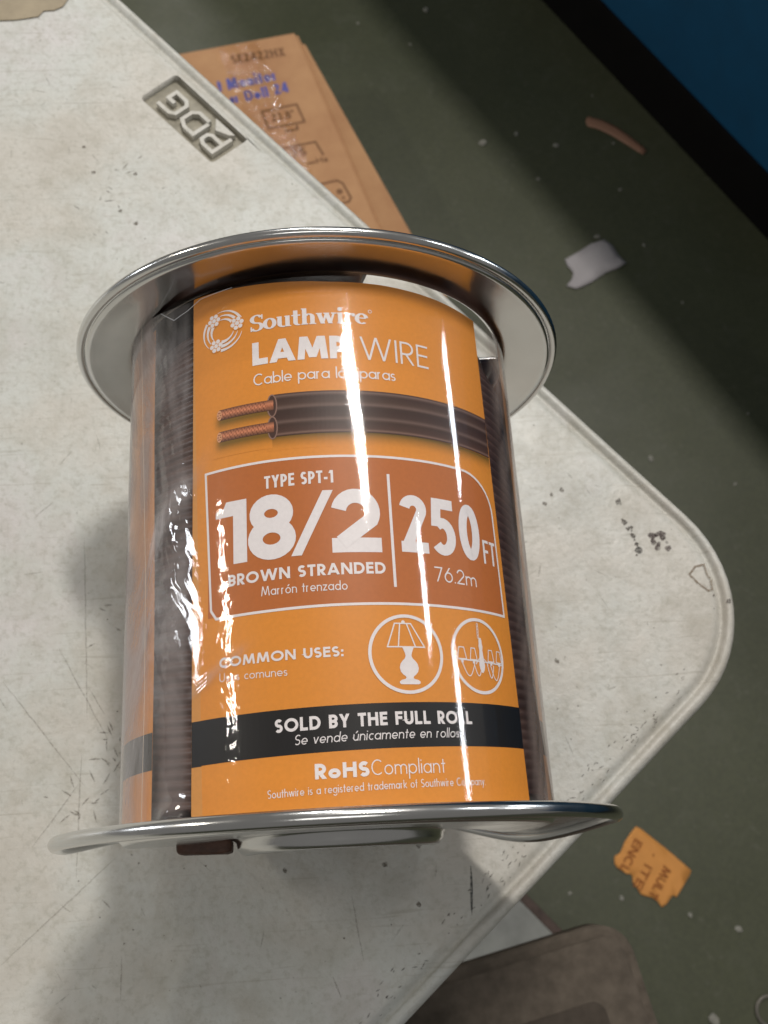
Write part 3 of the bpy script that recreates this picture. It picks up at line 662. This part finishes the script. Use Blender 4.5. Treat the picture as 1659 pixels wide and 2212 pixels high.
# chandelier pictogram
CC = (.5085, .4735); gx, gy = .00078, .000555; T2 = lambda x, y: (CC[0] + (x - 959) * gx, CC[1] - (y - 1273) * gy)
lab.ribbon(arc(CC[0], CC[1], .1150, .1195, 0, 354, 59), .0105, WH, closed=True)
for k in range(5): lab.ribbon(arc(T2(958, 0)[0], T2(0, 1088 + 18 * k)[1], .0035, .0055, 0, 330, 10), .0022, WH, closed=True)
lab.rows([(T2(0, y)[1], w_ * gx) for y, w_ in ((1165, 5), (1180, 9), (1200, 9), (1215, 12), (1240, 9), (1290, 13), (1330, 17), (1355, 12), (1372, 4))], T2(968, 0)[0], WH)
for cx in (858, 921, 1025, 1080):
    a = 24 if cx in (858,) else 19
    lab.ribbon([T2(cx - a * .55, 1232), T2(cx + a * .55, 1232), T2(cx + a, 1300), T2(cx - a, 1300)], .0034, WH, closed=True)
    lab.ribbon([T2(cx, 1300), T2(cx, 1322)], .010, WH)
lab.ribbon([T2(838, 1303), T2(1100, 1310)], .0045, WH)
for a, b, d in ((858, 925, 75), (921, 968, 70), (1000, 1040, 75), (1020, 1080, 85)):
    lab.ribbon([T2(a + (b - a) * t, 1322 + d * math.sin(PI * t)) for t in [i / 10 for i in range(11)]], .0034, WH)
for sx in (-1, 1): lab.ribbon([T2(968 + sx * 36 * t, 1285 + 40 * (t ** 2)) for t in [i / 6 for i in range(7)]], .0034, WH)
def label_mat():
    n = N('printed_label'); a = n.add('ShaderNodeVertexColor'); a.layer_name = 'Col'
    g = n.noise(900, 2, .5); c = n.mix(1.0, a.outputs[0], n.ramp(g, [(.3, .94), (.7, 1.0)]), 'MULTIPLY')
    n.set(n.b, Base_Color=c, Roughness=.45); n.b.inputs['Specular IOR Level'].default_value = .3; return n.m
lo = obj('label', lab.mesh('label', SO), label_mat(), spool)

# clear shrink film ---------------------------------------------------------
def film_h(s, y):
    n = mnoise.noise
    h = .009 + .0010 * n(Vector((s * 2.2, y * .8, 3))) + .0011 * n(Vector((s * 7, y * .9, 9)))
    # gentle flat facet that carries the main ceiling-lamp streak
    h += .045 * (s - .11) * math.exp(-((s - .11) / .22) ** 2)
    # crumpled area on the left
    m = math.exp(-((s + .61) / .115) ** 2) * (math.exp(-((y - .95) / .38) ** 2) + .35)
    m2 = math.exp(-((s + .36) / .07) ** 2) * smooth(1.15, .85, y)
    h += m * (.0100 * abs(n(Vector((s * 9 + y * 5, y * 4 - s * 4, 1)))) + .0030 * abs(n(Vector((s * 26 + y * 18, y * 12 - s * 10, 5)))) + .0006 * abs(n(Vector((s * 70 + y * 40, y * 20 - s * 30, 8)))))
    h += m2 * .0012 * abs(n(Vector((s * 60, y * 22, 2))))
    # diagonal tension pleat across the lower left
    d = (y - .43) * .86 - (s + .38) * .52; e = (s + .38) * .86 + (y - .43) * .52
    h += .0035 * math.exp(-(d / .012) ** 2) * math.exp(-(e / .14) ** 4) + .0022 * math.exp(-((d - .022) / .007) ** 2) * math.exp(-(e / .11) ** 4)
    h += .022 * math.exp(-((s + .565) / .055) ** 2 - ((y - .05 - .3 * (s + .52)) / .035) ** 2)
    return max(h, .0048)
NS, NY = 620, 420; V = []; F = []
for j in range(NY + 1):
    for i in range(NS + 1):
        s = -1.75 + 3.5 * i / NS; tp = 1.812 + .055 * smooth(-.45, -.85, s) - .02 * smooth(.2, .7, s); y = .02 + (tp - .02) * j / NY
        V.append(on_cyl(s, y, film_h(s, y)))
for j in range(NY):
    for i in range(NS): a = j * (NS + 1) + i; F.append((a, a + 1, a + NS + 2, a + NS + 1))
def film_mat():
    n = N('clear_film'); co_ = n.coord()
    tr = n.add('ShaderNodeBsdfTransparent'); n.set(tr, Color=(.97, .97, .97)); gl = n.add('ShaderNodeBsdfGlossy'); n.set(gl, Roughness=.05, Color=(1, 1, 1))
    fr = two_sided_fresnel(n, 1.5)
    rag = n.noise(1500, 2, .7, co_); bp = n.bump(rag, .05, .0002); n.l.new(bp, gl.inputs['Normal'])
    mx = n.add('ShaderNodeMixShader'); f = n.math('MULTIPLY', fr.outputs[0], 1.15); n.l.new(f, mx.inputs[0]); n.l.new(tr.outputs[0], mx.inputs[1]); n.l.new(gl.outputs[0], mx.inputs[2])
    # milky haze of the film, with pale reflections off its folds painted in
    df = n.add('ShaderNodeBsdfDiffuse'); n.set(df, Color=(.56, .53, .52)); at0 = n.add('ShaderNodeVertexColor'); at0.layer_name = 'Haze'; at = n.add('ShaderNodeSeparateColor'); n.l.new(at0.outputs[0], at.inputs[0])
    n.l.new(n.mix(at.outputs[1], (.50, .47, .47), (.20, .135, .10)), df.inputs['Color'])

    mp = n.add('ShaderNodeMapping'); mp.inputs['Scale'].default_value = (60, 16, 16); n.l.new(co_, mp.inputs['Vector'])
    w_ = n.noise(1, 5, .65, mp.outputs[0], 1.2); hz = n.math('MULTIPLY', at.outputs[0], n.ramp(w_, [(.34, .05), (.75, .42)]))
    m2 = n.add('ShaderNodeMixShader'); n.l.new(hz, m2.inputs[0]); n.l.new(mx.outputs[0], m2.inputs[1]); n.l.new(df.outputs[0], m2.inputs[2])
    n.l.new(m2.outputs[0], n.out.inputs[0]); n.n.remove(n.b); return n.m
FM = film_mat()
fm_ = mesh('shrink_film', off(V, SO), F); at_ = fm_.color_attributes.new('Haze', 'FLOAT_COLOR', 'POINT'); hz_ = []
for j in range(NY + 1):
    for i in range(NS + 1):
        s = -1.75 + 3.5 * i / NS; y = 1.8 * j / NY
        v = smooth(-.47, -.52, s) * (.55 + .45 * smooth(.2, .6, y)) + 2.4 * smooth(-.66, -.74, s) * (.5 + .5 * smooth(.3, 1.2, y)) + 1.9 * smooth(.70, .80, s)
        v = max(v, .9 * math.exp(-(((y - .43) * .86 - (s + .38) * .52) / .018) ** 2 - (((s + .38) * .86 + (y - .43) * .52) / .13) ** 4))
        v += 2.6 * math.exp(-((s + .60) / .12) ** 2 - ((y - (.99 + .9 * (s + .60))) / .06) ** 2) + .8 * smooth(-.47, -.5, s) * math.exp(-((y - .75) / .2) ** 2)  # pale streak painted for light off the crumpled fold
        hz_ += [v, smooth(.6, .7, s) * .75 + .45 * smooth(-.67, -.72, s) * smooth(.2, 1.0, y), 0, 1]
at_.data.foreach_set('color', hz_)
film = obj('shrink_film', fm_, FM, spool, True)
# cut edges and seam of the film, their caught light painted as pale strips
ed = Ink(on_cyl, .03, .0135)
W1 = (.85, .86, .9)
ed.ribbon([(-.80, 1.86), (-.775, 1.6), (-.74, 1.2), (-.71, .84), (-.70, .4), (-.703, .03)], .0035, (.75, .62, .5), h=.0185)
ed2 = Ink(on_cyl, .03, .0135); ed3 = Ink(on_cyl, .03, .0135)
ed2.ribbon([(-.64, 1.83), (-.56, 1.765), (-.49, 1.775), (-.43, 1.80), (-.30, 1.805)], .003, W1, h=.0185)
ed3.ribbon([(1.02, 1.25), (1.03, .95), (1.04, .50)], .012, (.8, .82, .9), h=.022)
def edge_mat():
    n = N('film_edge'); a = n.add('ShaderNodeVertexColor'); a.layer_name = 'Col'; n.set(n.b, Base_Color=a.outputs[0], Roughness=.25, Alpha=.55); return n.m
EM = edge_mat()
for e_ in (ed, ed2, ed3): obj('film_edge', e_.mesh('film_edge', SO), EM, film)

# ------------------------------------------------------------------ cardboard monitor box under the table edge
card = simple('corrugated_card', (178, 132, 92), .75, .10, 25, .3)
def card_mat():
    n = N('corrugated_card'); co_ = n.coord(); f = n.noise(16, 5, .6, co_)
    c = n.ramp(f, [(.3, lin((170, 124, 86))), (.7, lin((190, 146, 104)))])
    n.set(n.b, Base_Color=c, Roughness=.75, Normal=n.bump(n.noise(50, 4), .15, .001)); return n.m
card = card_mat(); ZB = -7.4
b0, b1 = Vector((-.08, 12.42)), Vector((1.01, 8.78)); bu = (b1 - b0).normalized(); bl_ = Vector((-.977, -.215)).normalized()
BO = (-2.5, 9.5, ZF)
mbox = empty('monitor_box', BO, 'brown cardboard box with blue lettering and clear tape on the floor beyond the table', 'box')
c0, c1, c2, c3 = b0, b0 + bu * 6.8, b0 + bu * 6.8 + bl_ * 6.2, b0 + bl_ * 6.2
V = [(p.x, p.y, z) for z in (ZF + .001, ZB) for p in (c0, c1, c2, c3)]
bm = bmesh.new(); vs = [bm.verts.new(Vector(v) * S - Vector(BO) * S) for v in V]
for f in ((3, 2, 1, 0), (4, 5, 6, 7), (0, 1, 5, 4), (1, 2, 6, 5), (2, 3, 7, 6), (3, 0, 4, 7)): bm.faces.new([vs[i] for i in f])
bmesh.ops.recalc_face_normals(bm, faces=bm.faces); bmesh.ops.bevel(bm, geom=bm.edges[:], offset=.06 * S, segments=3, affect='EDGES')
me = bpy.data.meshes.new('carton'); bm.to_mesh(me); bm.free(); obj('carton', me, card, mbox)
fo = b0 + bu * .25; fe = fo + Vector((1.62, -3.88)).normalized() * 6
V = [(fo.x, fo.y, ZB - .05), (c1.x, c1.y, ZB - .05), (fe.x, fe.y, ZB - .22), (fo.x + .05, fo.y, ZB - .06)]
fm = mesh('flap', off(V, BO), [(0, 1, 2, 3)]); fl = obj('flap', fm, card, mbox); md = fl.modifiers.new('s', 'SOLIDIFY'); md.thickness = .04 * S
# print
rdir = Vector((.977, .215)).normalized(); updir = Vector((-.215, .977))
bmap = (lambda x, y, h: (b0.x + rdir.x * x + updir.x * y, b0.y + rdir.y * x + updir.y * y, ZB + .004 + h))
pm = N('carton_ink'); va = pm.add('ShaderNodeVertexColor'); va.layer_name = 'Col'; pm.set(pm.b, Base_Color=va.outputs[0], Roughness=.7)
def bx(p): v = Vector(p) - b0; return v.dot(rdir), v.dot(updir)
INK, BLU = lin((122, 84, 52)), lin((84, 88, 160))
def btext(s, pl, pr, cap, wt, col):
    (xa, ya), (xb, yb) = bx(pl), bx(pr); pk = Ink(bmap, .3, .0); text(pk, s, xa, xb, (ya + yb) / 2 if abs(ya - yb) > .3 else ya, cap, wt, col, y1=yb); obj('lettering', pk.mesh('lettering', BO), pm.m, mbox)
btext('SE2422HX', (-1.09, 11.75), (-.265, 11.90), .17, .2, INK)
btext('Monitor', (-1.16, 11.24), (-.42, 11.42), .22, .2, BLU)
btext('t', (-1.30, 11.21), (-1.24, 11.23), .22, .2, BLU)
btext('Dell 24', (-.89, 11.02), (-.235, 11.19), .20, .2, BLU)
btext('or', (-1.12, 10.98), (-1.0, 11.0), .20, .2, BLU)
pics = []
def bframe(pts, wd=.035, closed=True): pics.append(Ink(bmap, .3, .0)); pics[-1].ribbon([bx(p) for p in pts], wd, INK, closed=closed)
def flush():
    for q in pics: obj('pictogram', q.mesh('pictogram', BO), pm.m, mbox)
bframe([(-.66, 10.82), (-.13, 10.95), (-.02, 10.62), (-.56, 10.50)])
btext('23.8"', (-.50, 10.62), (-.16, 10.70), .15, .2, INK)
bframe([(-.32, 10.44), (-.13, 10.48), (-.14, 10.56)], .04, False)
bframe([(-.38, 10.12), (.13, 10.24), (.24, 9.99)], .035, False); bframe([(.0, 9.84), (.12, 9.87)], .035, False)
btext('75', (-.22, 9.95), (.0, 10.0), .15, .2, INK); btext('Hz', (.14, 9.84), (.31, 9.88), .10, .2, INK)
bframe([(.10, 9.45), (.42, 9.53), (.50, 9.48), (.61, 9.22), (.58, 9.15), (.3, 9.08)]); pics[-1].disc(*bx((.45, 9.33)), .05, INK); pics[-1].disc(*bx((.50, 9.22)), .025, INK)
flush()
# crinkled clear tape
V = []; F = []; n1, n2 = 90, 24
for i in range(n1 + 1):
    for j in range(n2 + 1):
        p = b0 + bl_ * (1.28 - .62 * j / n2) + bu * (.08 + 3.3 * i / n1)
        V.append((p.x, p.y, ZB + .012 + .030 * mnoise.noise(Vector((i * .05, j * .07, 4))) + .008 * mnoise.noise(Vector((i * .33, j * .35, 7)))))
for i in range(n1):
    for j in range(n2): a = i * (n2 + 1) + j; F.append((a, a + 1, a + n2 + 2, a + n2 + 1))
tn = N('clear_tape'); tr = tn.add('ShaderNodeBsdfTransparent'); tn.set(tr, Color=(.96, .93, .88)); gl = tn.add('ShaderNodeBsdfGlossy'); tn.set(gl, Roughness=.04, Normal=tn.bump(tn.noise(70, 2, .5), .8, .005)); lw_ = two_sided_fresnel(tn, 1.45)
mx = tn.add('ShaderNodeMixShader'); tn.l.new(lw_.outputs[0], mx.inputs[0]); tn.l.new(tr.outputs[0], mx.inputs[1]); tn.l.new(gl.outputs[0], mx.inputs[2]); tn.l.new(mx.outputs[0], tn.out.inputs[0])
obj('packing_tape', mesh('packing_tape', off(V, BO), F), tn.m, mbox, True)

# ------------------------------------------------------------------ chair, board and litter on the floor
cu, cv = Vector((.978, .208)), Vector((.208, -.978)); cz = -3.5
cc = Vector((2.21, -.575)); CO = tuple(cc - cu * 2.6 + cv * 2.6) + (ZF,)
chair = empty('chair', CO, 'grey fabric chair with a sunken seat panel pushed to the near table edge', 'chair')
def cushion(name, c, hu, hv, r, zt, thick, mat, parent, bevel=.12):
    P = []; n = 8
    for sx, sy, th in ((1, 1, 0), (-1, 1, 90), (-1, -1, 180), (1, -1, 270)):
        for i in range(n + 1): t = math.radians(th + 90 * i / n); P.append((sx * (hu - r) + r * math.cos(t), sy * (hv - r) + r * math.sin(t)))
    bm = bmesh.new(); vs = [bm.verts.new((Vector((*(c + cu * x + cv * y), zt)) - Vector(CO)) * S) for x, y in P]; f = bm.faces.new(vs)
    ex = bmesh.ops.extrude_face_region(bm, geom=[f]); bmesh.ops.translate(bm, verts=[v for v in ex['geom'] if isinstance(v, bmesh.types.BMVert)], vec=(0, 0, -thick * S))
    bmesh.ops.recalc_face_normals(bm, faces=bm.faces); ed_ = [e for e in bm.edges if abs(e.verts[0].co.z - e.verts[1].co.z) < 1e-6]
    bmesh.ops.bevel(bm, geom=ed_, offset=bevel * S, segments=4, affect='EDGES'); me = bpy.data.meshes.new(name); bm.to_mesh(me); bm.free(); return obj(name, me, mat, parent, True)
fab = simple('grey_fabric', (92, 84, 75), .9, .22, 110, .9, spec=.1); fab2 = simple('dark_grey_fabric', (76, 69, 62), .9, .15, 110, .7, spec=.1)
sc_ = cc - cu * 2.6 + cv * 2.6
cushion('seat', sc_, 2.6, 2.6, .26, cz - .05, .5, fab, chair, .08)
# raised border and sunken centre
for nm, m_, hu_, z_ in (('seat_pad', fab2, 2.28, cz - .035),): cushion(nm, sc_ + cv * .09 - cu * .03, hu_, hu_ - .06, .12, z_, .1, m_, chair, .02)
for sx in (-1, 1):
    for sy in (-1, 1): p = sc_ + cu * 1.5 * sx + cv * (1.5 * sy + .5); obj('leg', tube_mesh('leg', [(p.x, p.y, cz - .5), (p.x, p.y, ZF)], .13, CO), blackv, chair, True)
p0 = sc_ + cv * 2.5
bk = cushion('backrest', p0, 2.3, .18, .15, cz + .6, .6, fab, chair, .05)      # low lumbar pad, out of frame

board_m = simple('grey_board', (128, 130, 126), .5, .25, 24, .2)
d1 = Vector((.667, -.745)); d2 = Vector((-.745, -.667)); bc = Vector((2.29, -.56)); bo = (bc.x, bc.y, ZF)
bd = empty('floor_board', bo, 'pale grey board with a dark brown edge on the floor between table and chair', 'board')
mid = bc + d1 * 0 + d2 * 1.5
obj('panel', box_mesh('panel', mid, d1, d2, 2.2, 1.5, ZF + .004, ZF + .30, bo, .02), board_m, bd)
obj('trim', box_mesh('trim', bc - d2 * .062, d1, d2, 2.2, .060, ZF + .003, ZF + .22, bo, .015), simple('worn_brown_trim', (74, 60, 54), .7, .5, 60, .5), bd)

def scrap(name, pts, mat, label, cat, th=.010, group=None, curl=.06):
    cx = sum(p[0] for p in pts) / len(pts); cy = sum(p[1] for p in pts) / len(pts); o_ = (cx, cy, ZF)
    bm = bmesh.new(); vs = [bm.verts.new(((x - cx) * S, (y - cy) * S, .02 * S)) for x, y in pts]; f = bm.faces.new(vs)
    if f.normal.z < 0: f.normal_flip()
    bmesh.ops.triangulate(bm, faces=bm.faces); bmesh.ops.subdivide_edges(bm, edges=bm.edges[:], cuts=2, use_grid_fill=True)
    for v in bm.verts: v.co.z += curl * S * (mnoise.noise(Vector((v.co.x / S * 2.2 + cx, v.co.y / S * 2.2, cy))) * .5 + .5)
    me = bpy.data.meshes.new(name); bm.to_mesh(me); bm.free(); ob = obj(name, me, mat, None, True); ob.location = Vector(o_) * S
    m = ob.modifiers.new('s', 'SOLIDIFY'); m.thickness = th * S; m.offset = 1; return tag(ob, label, cat, group), o_
OP = [(3.944, .271), (4.008, .234), (4.3, -.03), (4.592, -.317), (4.56, -.37), (4.494, -.451), (4.40, -.56), (4.34, -.63), (4.315, -.60), (4.274, -.62), (4.207, -.697), (4.132, -.736), (4.09, -.66), (4.029, -.611), (3.98, -.60), (3.886, -.565), (3.84, -.47), (3.801, -.408), (3.81, -.35), (3.788, -.306), (3.74, -.31), (3.697, -.275), (3.62, -.22), (3.596, -.167), (3.608, -.085), (3.66, -.06), (3.698, -.033), (3.771, .092), (3.86, .19)]
orp, oo = scrap('paper_scrap', OP, simple('orange_paper', (214, 148, 76), .75, .06, 60, .2), 'torn orange paper scrap with brown capital letters on the dark green floor', 'paper scrap', curl=.0)
rr = (Vector((4.064, -.563)) - Vector((4.293, -.248))).normalized(); uu = Vector((-rr.y, rr.x)) 
def scrap_text(s, p_start, width, cap):
    P0 = Vector(p_start)
    ink = Ink(lambda x, y, h: (P0.x + rr.x * x + uu.x * y, P0.y + rr.y * x + uu.y * y, ZF + .034 + h), .3, 0); text(ink, s, 0, width, 0, cap, .17, lin((150, 86, 30))); return ink
for s_, p_, wd_ in (('MULT', (4.235, -.225), .44), ('• ITE', (4.085, -.055), .50), ('ENCL', (3.905, .125), .45)):
    obj('lettering', scrap_text(s_, p_, wd_, .115).mesh('lettering', oo), pm.m, orp)
scrap('paper_scrap', [(4.093, 9.053), (4.35, 9.20), (4.55, 9.34), (4.792, 9.411), (4.911, 9.295), (4.98, 9.11), (5.092, 8.956), (4.93, 8.86), (4.744, 8.791), (4.6, 8.70), (4.493, 8.624), (4.331, 8.543), (4.2, 8.50), (4.06, 8.56), (4.16, 8.68), (4.20, 8.80), (4.12, 8.93)], simple('white_paper', (168, 164, 166), .7, .08, 20), 'torn white paper scrap half in shadow on the green floor', 'paper scrap', curl=.02)
scrap('tape_strip', [(4.80, 11.83), (4.86, 11.93), (5.10, 11.85), (5.33, 11.70), (5.55, 11.47), (5.78, 11.20), (5.70, 11.10), (5.45, 11.32), (5.22, 11.52), (5.0, 11.66), (4.83, 11.72)], simple('brown_tape', (156, 118, 96), .6, .1, 20), 'curved strip of brown tape on the floor near the blue wall', 'tape strip', curl=.01, th=.006)
crumb_m = simple('paper_crumb', (142, 141, 132), .8)
bits = [(2.232, 14.386, .10), (2.974, 11.421, .13), (3.57, 11.602, .08), (4.231, 11.343, .085), (3.841, 10.658, .06), (5.207, 10.41, .06), (4.686, 9.482, .09), (5.441, 9.301, .06), (7.251, 11.027, .06), (5.225, 11.368, .05), (4.967, 5.509, .09), (6.183, 5.048, .05), (3.63, -.592, .065), (4.49, -.85, .06), (5.091, -1.056, .09), (4.577, -2.067, .14), (2.969, -.496, .05), (5.9, 8.2, .045), (6.6, 6.2, .04), (5.0, 12.4, .04), (1.9, 13.6, .05), (1.0, 14.1, .05)]
for x, y, r in bits:
    bm = bmesh.new(); bmesh.ops.create_icosphere(bm, subdivisions=2, radius=r * .55 * S)
    for v in bm.verts: v.co *= 1 + .45 * mnoise.noise(v.co / S / r * 2.1 + Vector((x, y, 0))); v.co.z *= .3
    me = bpy.data.meshes.new('paper_crumb'); bm.to_mesh(me); bm.free(); ob = obj('paper_crumb', me, crumb_m); ob.location = Vector((x, y, ZF + r * .15)) * S
    ob.rotation_euler.z = x * 7; ob.scale.x = .75; tag(ob, 'tiny pale crumb of paper lying on the dark green floor', 'crumb', 'crumbs scattered on the floor')
# metal ring at the lower right corner
V = []; F = []
for k in range(40):
    for j in range(8):
        a, b = 2 * PI * k / 40, 2 * PI * j / 8; V.append(((.175 + .022 * math.cos(b)) * math.cos(a), (.175 + .022 * math.cos(b)) * math.sin(a), .022 * math.sin(b)))
for k in range(40):
    for j in range(8): F.append((k * 8 + j, ((k + 1) % 40) * 8 + j, ((k + 1) % 40) * 8 + (j + 1) % 8, k * 8 + (j + 1) % 8))
rg = obj('ring', mesh('ring', V, F), simple('dull_metal', (120, 116, 108), .5, .2, 40, .2, metal=.4), None, True); rg.location = Vector((5.31, -2.02, ZF + .025)) * S
tag(rg, 'small dull grey ring on the floor, cut by the right edge', 'ring')
# tan paper label at the upper left of the table
TP = [(-2.6, 5.1), (-1.92, 4.855), (-1.75, 4.86), (-1.615, 4.885), (-1.585, 4.93), (-1.52, 4.935), (-1.47, 4.965), (-1.43, 5.05), (-1.5, 5.7), (-2.6, 5.9)]
cx, cy = -2.0, 5.2
V = [(x - cx, y - cy, z) for z in (.002, .008) for x, y in TP]; nn = len(TP)
tp = obj('paper_sticker', mesh('paper_sticker', V, [tuple(range(nn))[::-1], tuple(range(nn, 2 * nn))] + [(i, (i + 1) % nn, nn + (i + 1) % nn, nn + i) for i in range(nn)]), simple('tan_paper', (150, 138, 116), .7, .2, 50, .3))
tp.location = Vector((cx, cy, 0)) * S; tag(tp, 'worn tan paper sticker stuck on the white table at its upper left', 'sticker')

sc.render.engine = 'CYCLES'
sc.cycles.transparent_max_bounces = 16; sc.cycles.max_bounces = 8; sc.cycles.sample_clamp_indirect = 4
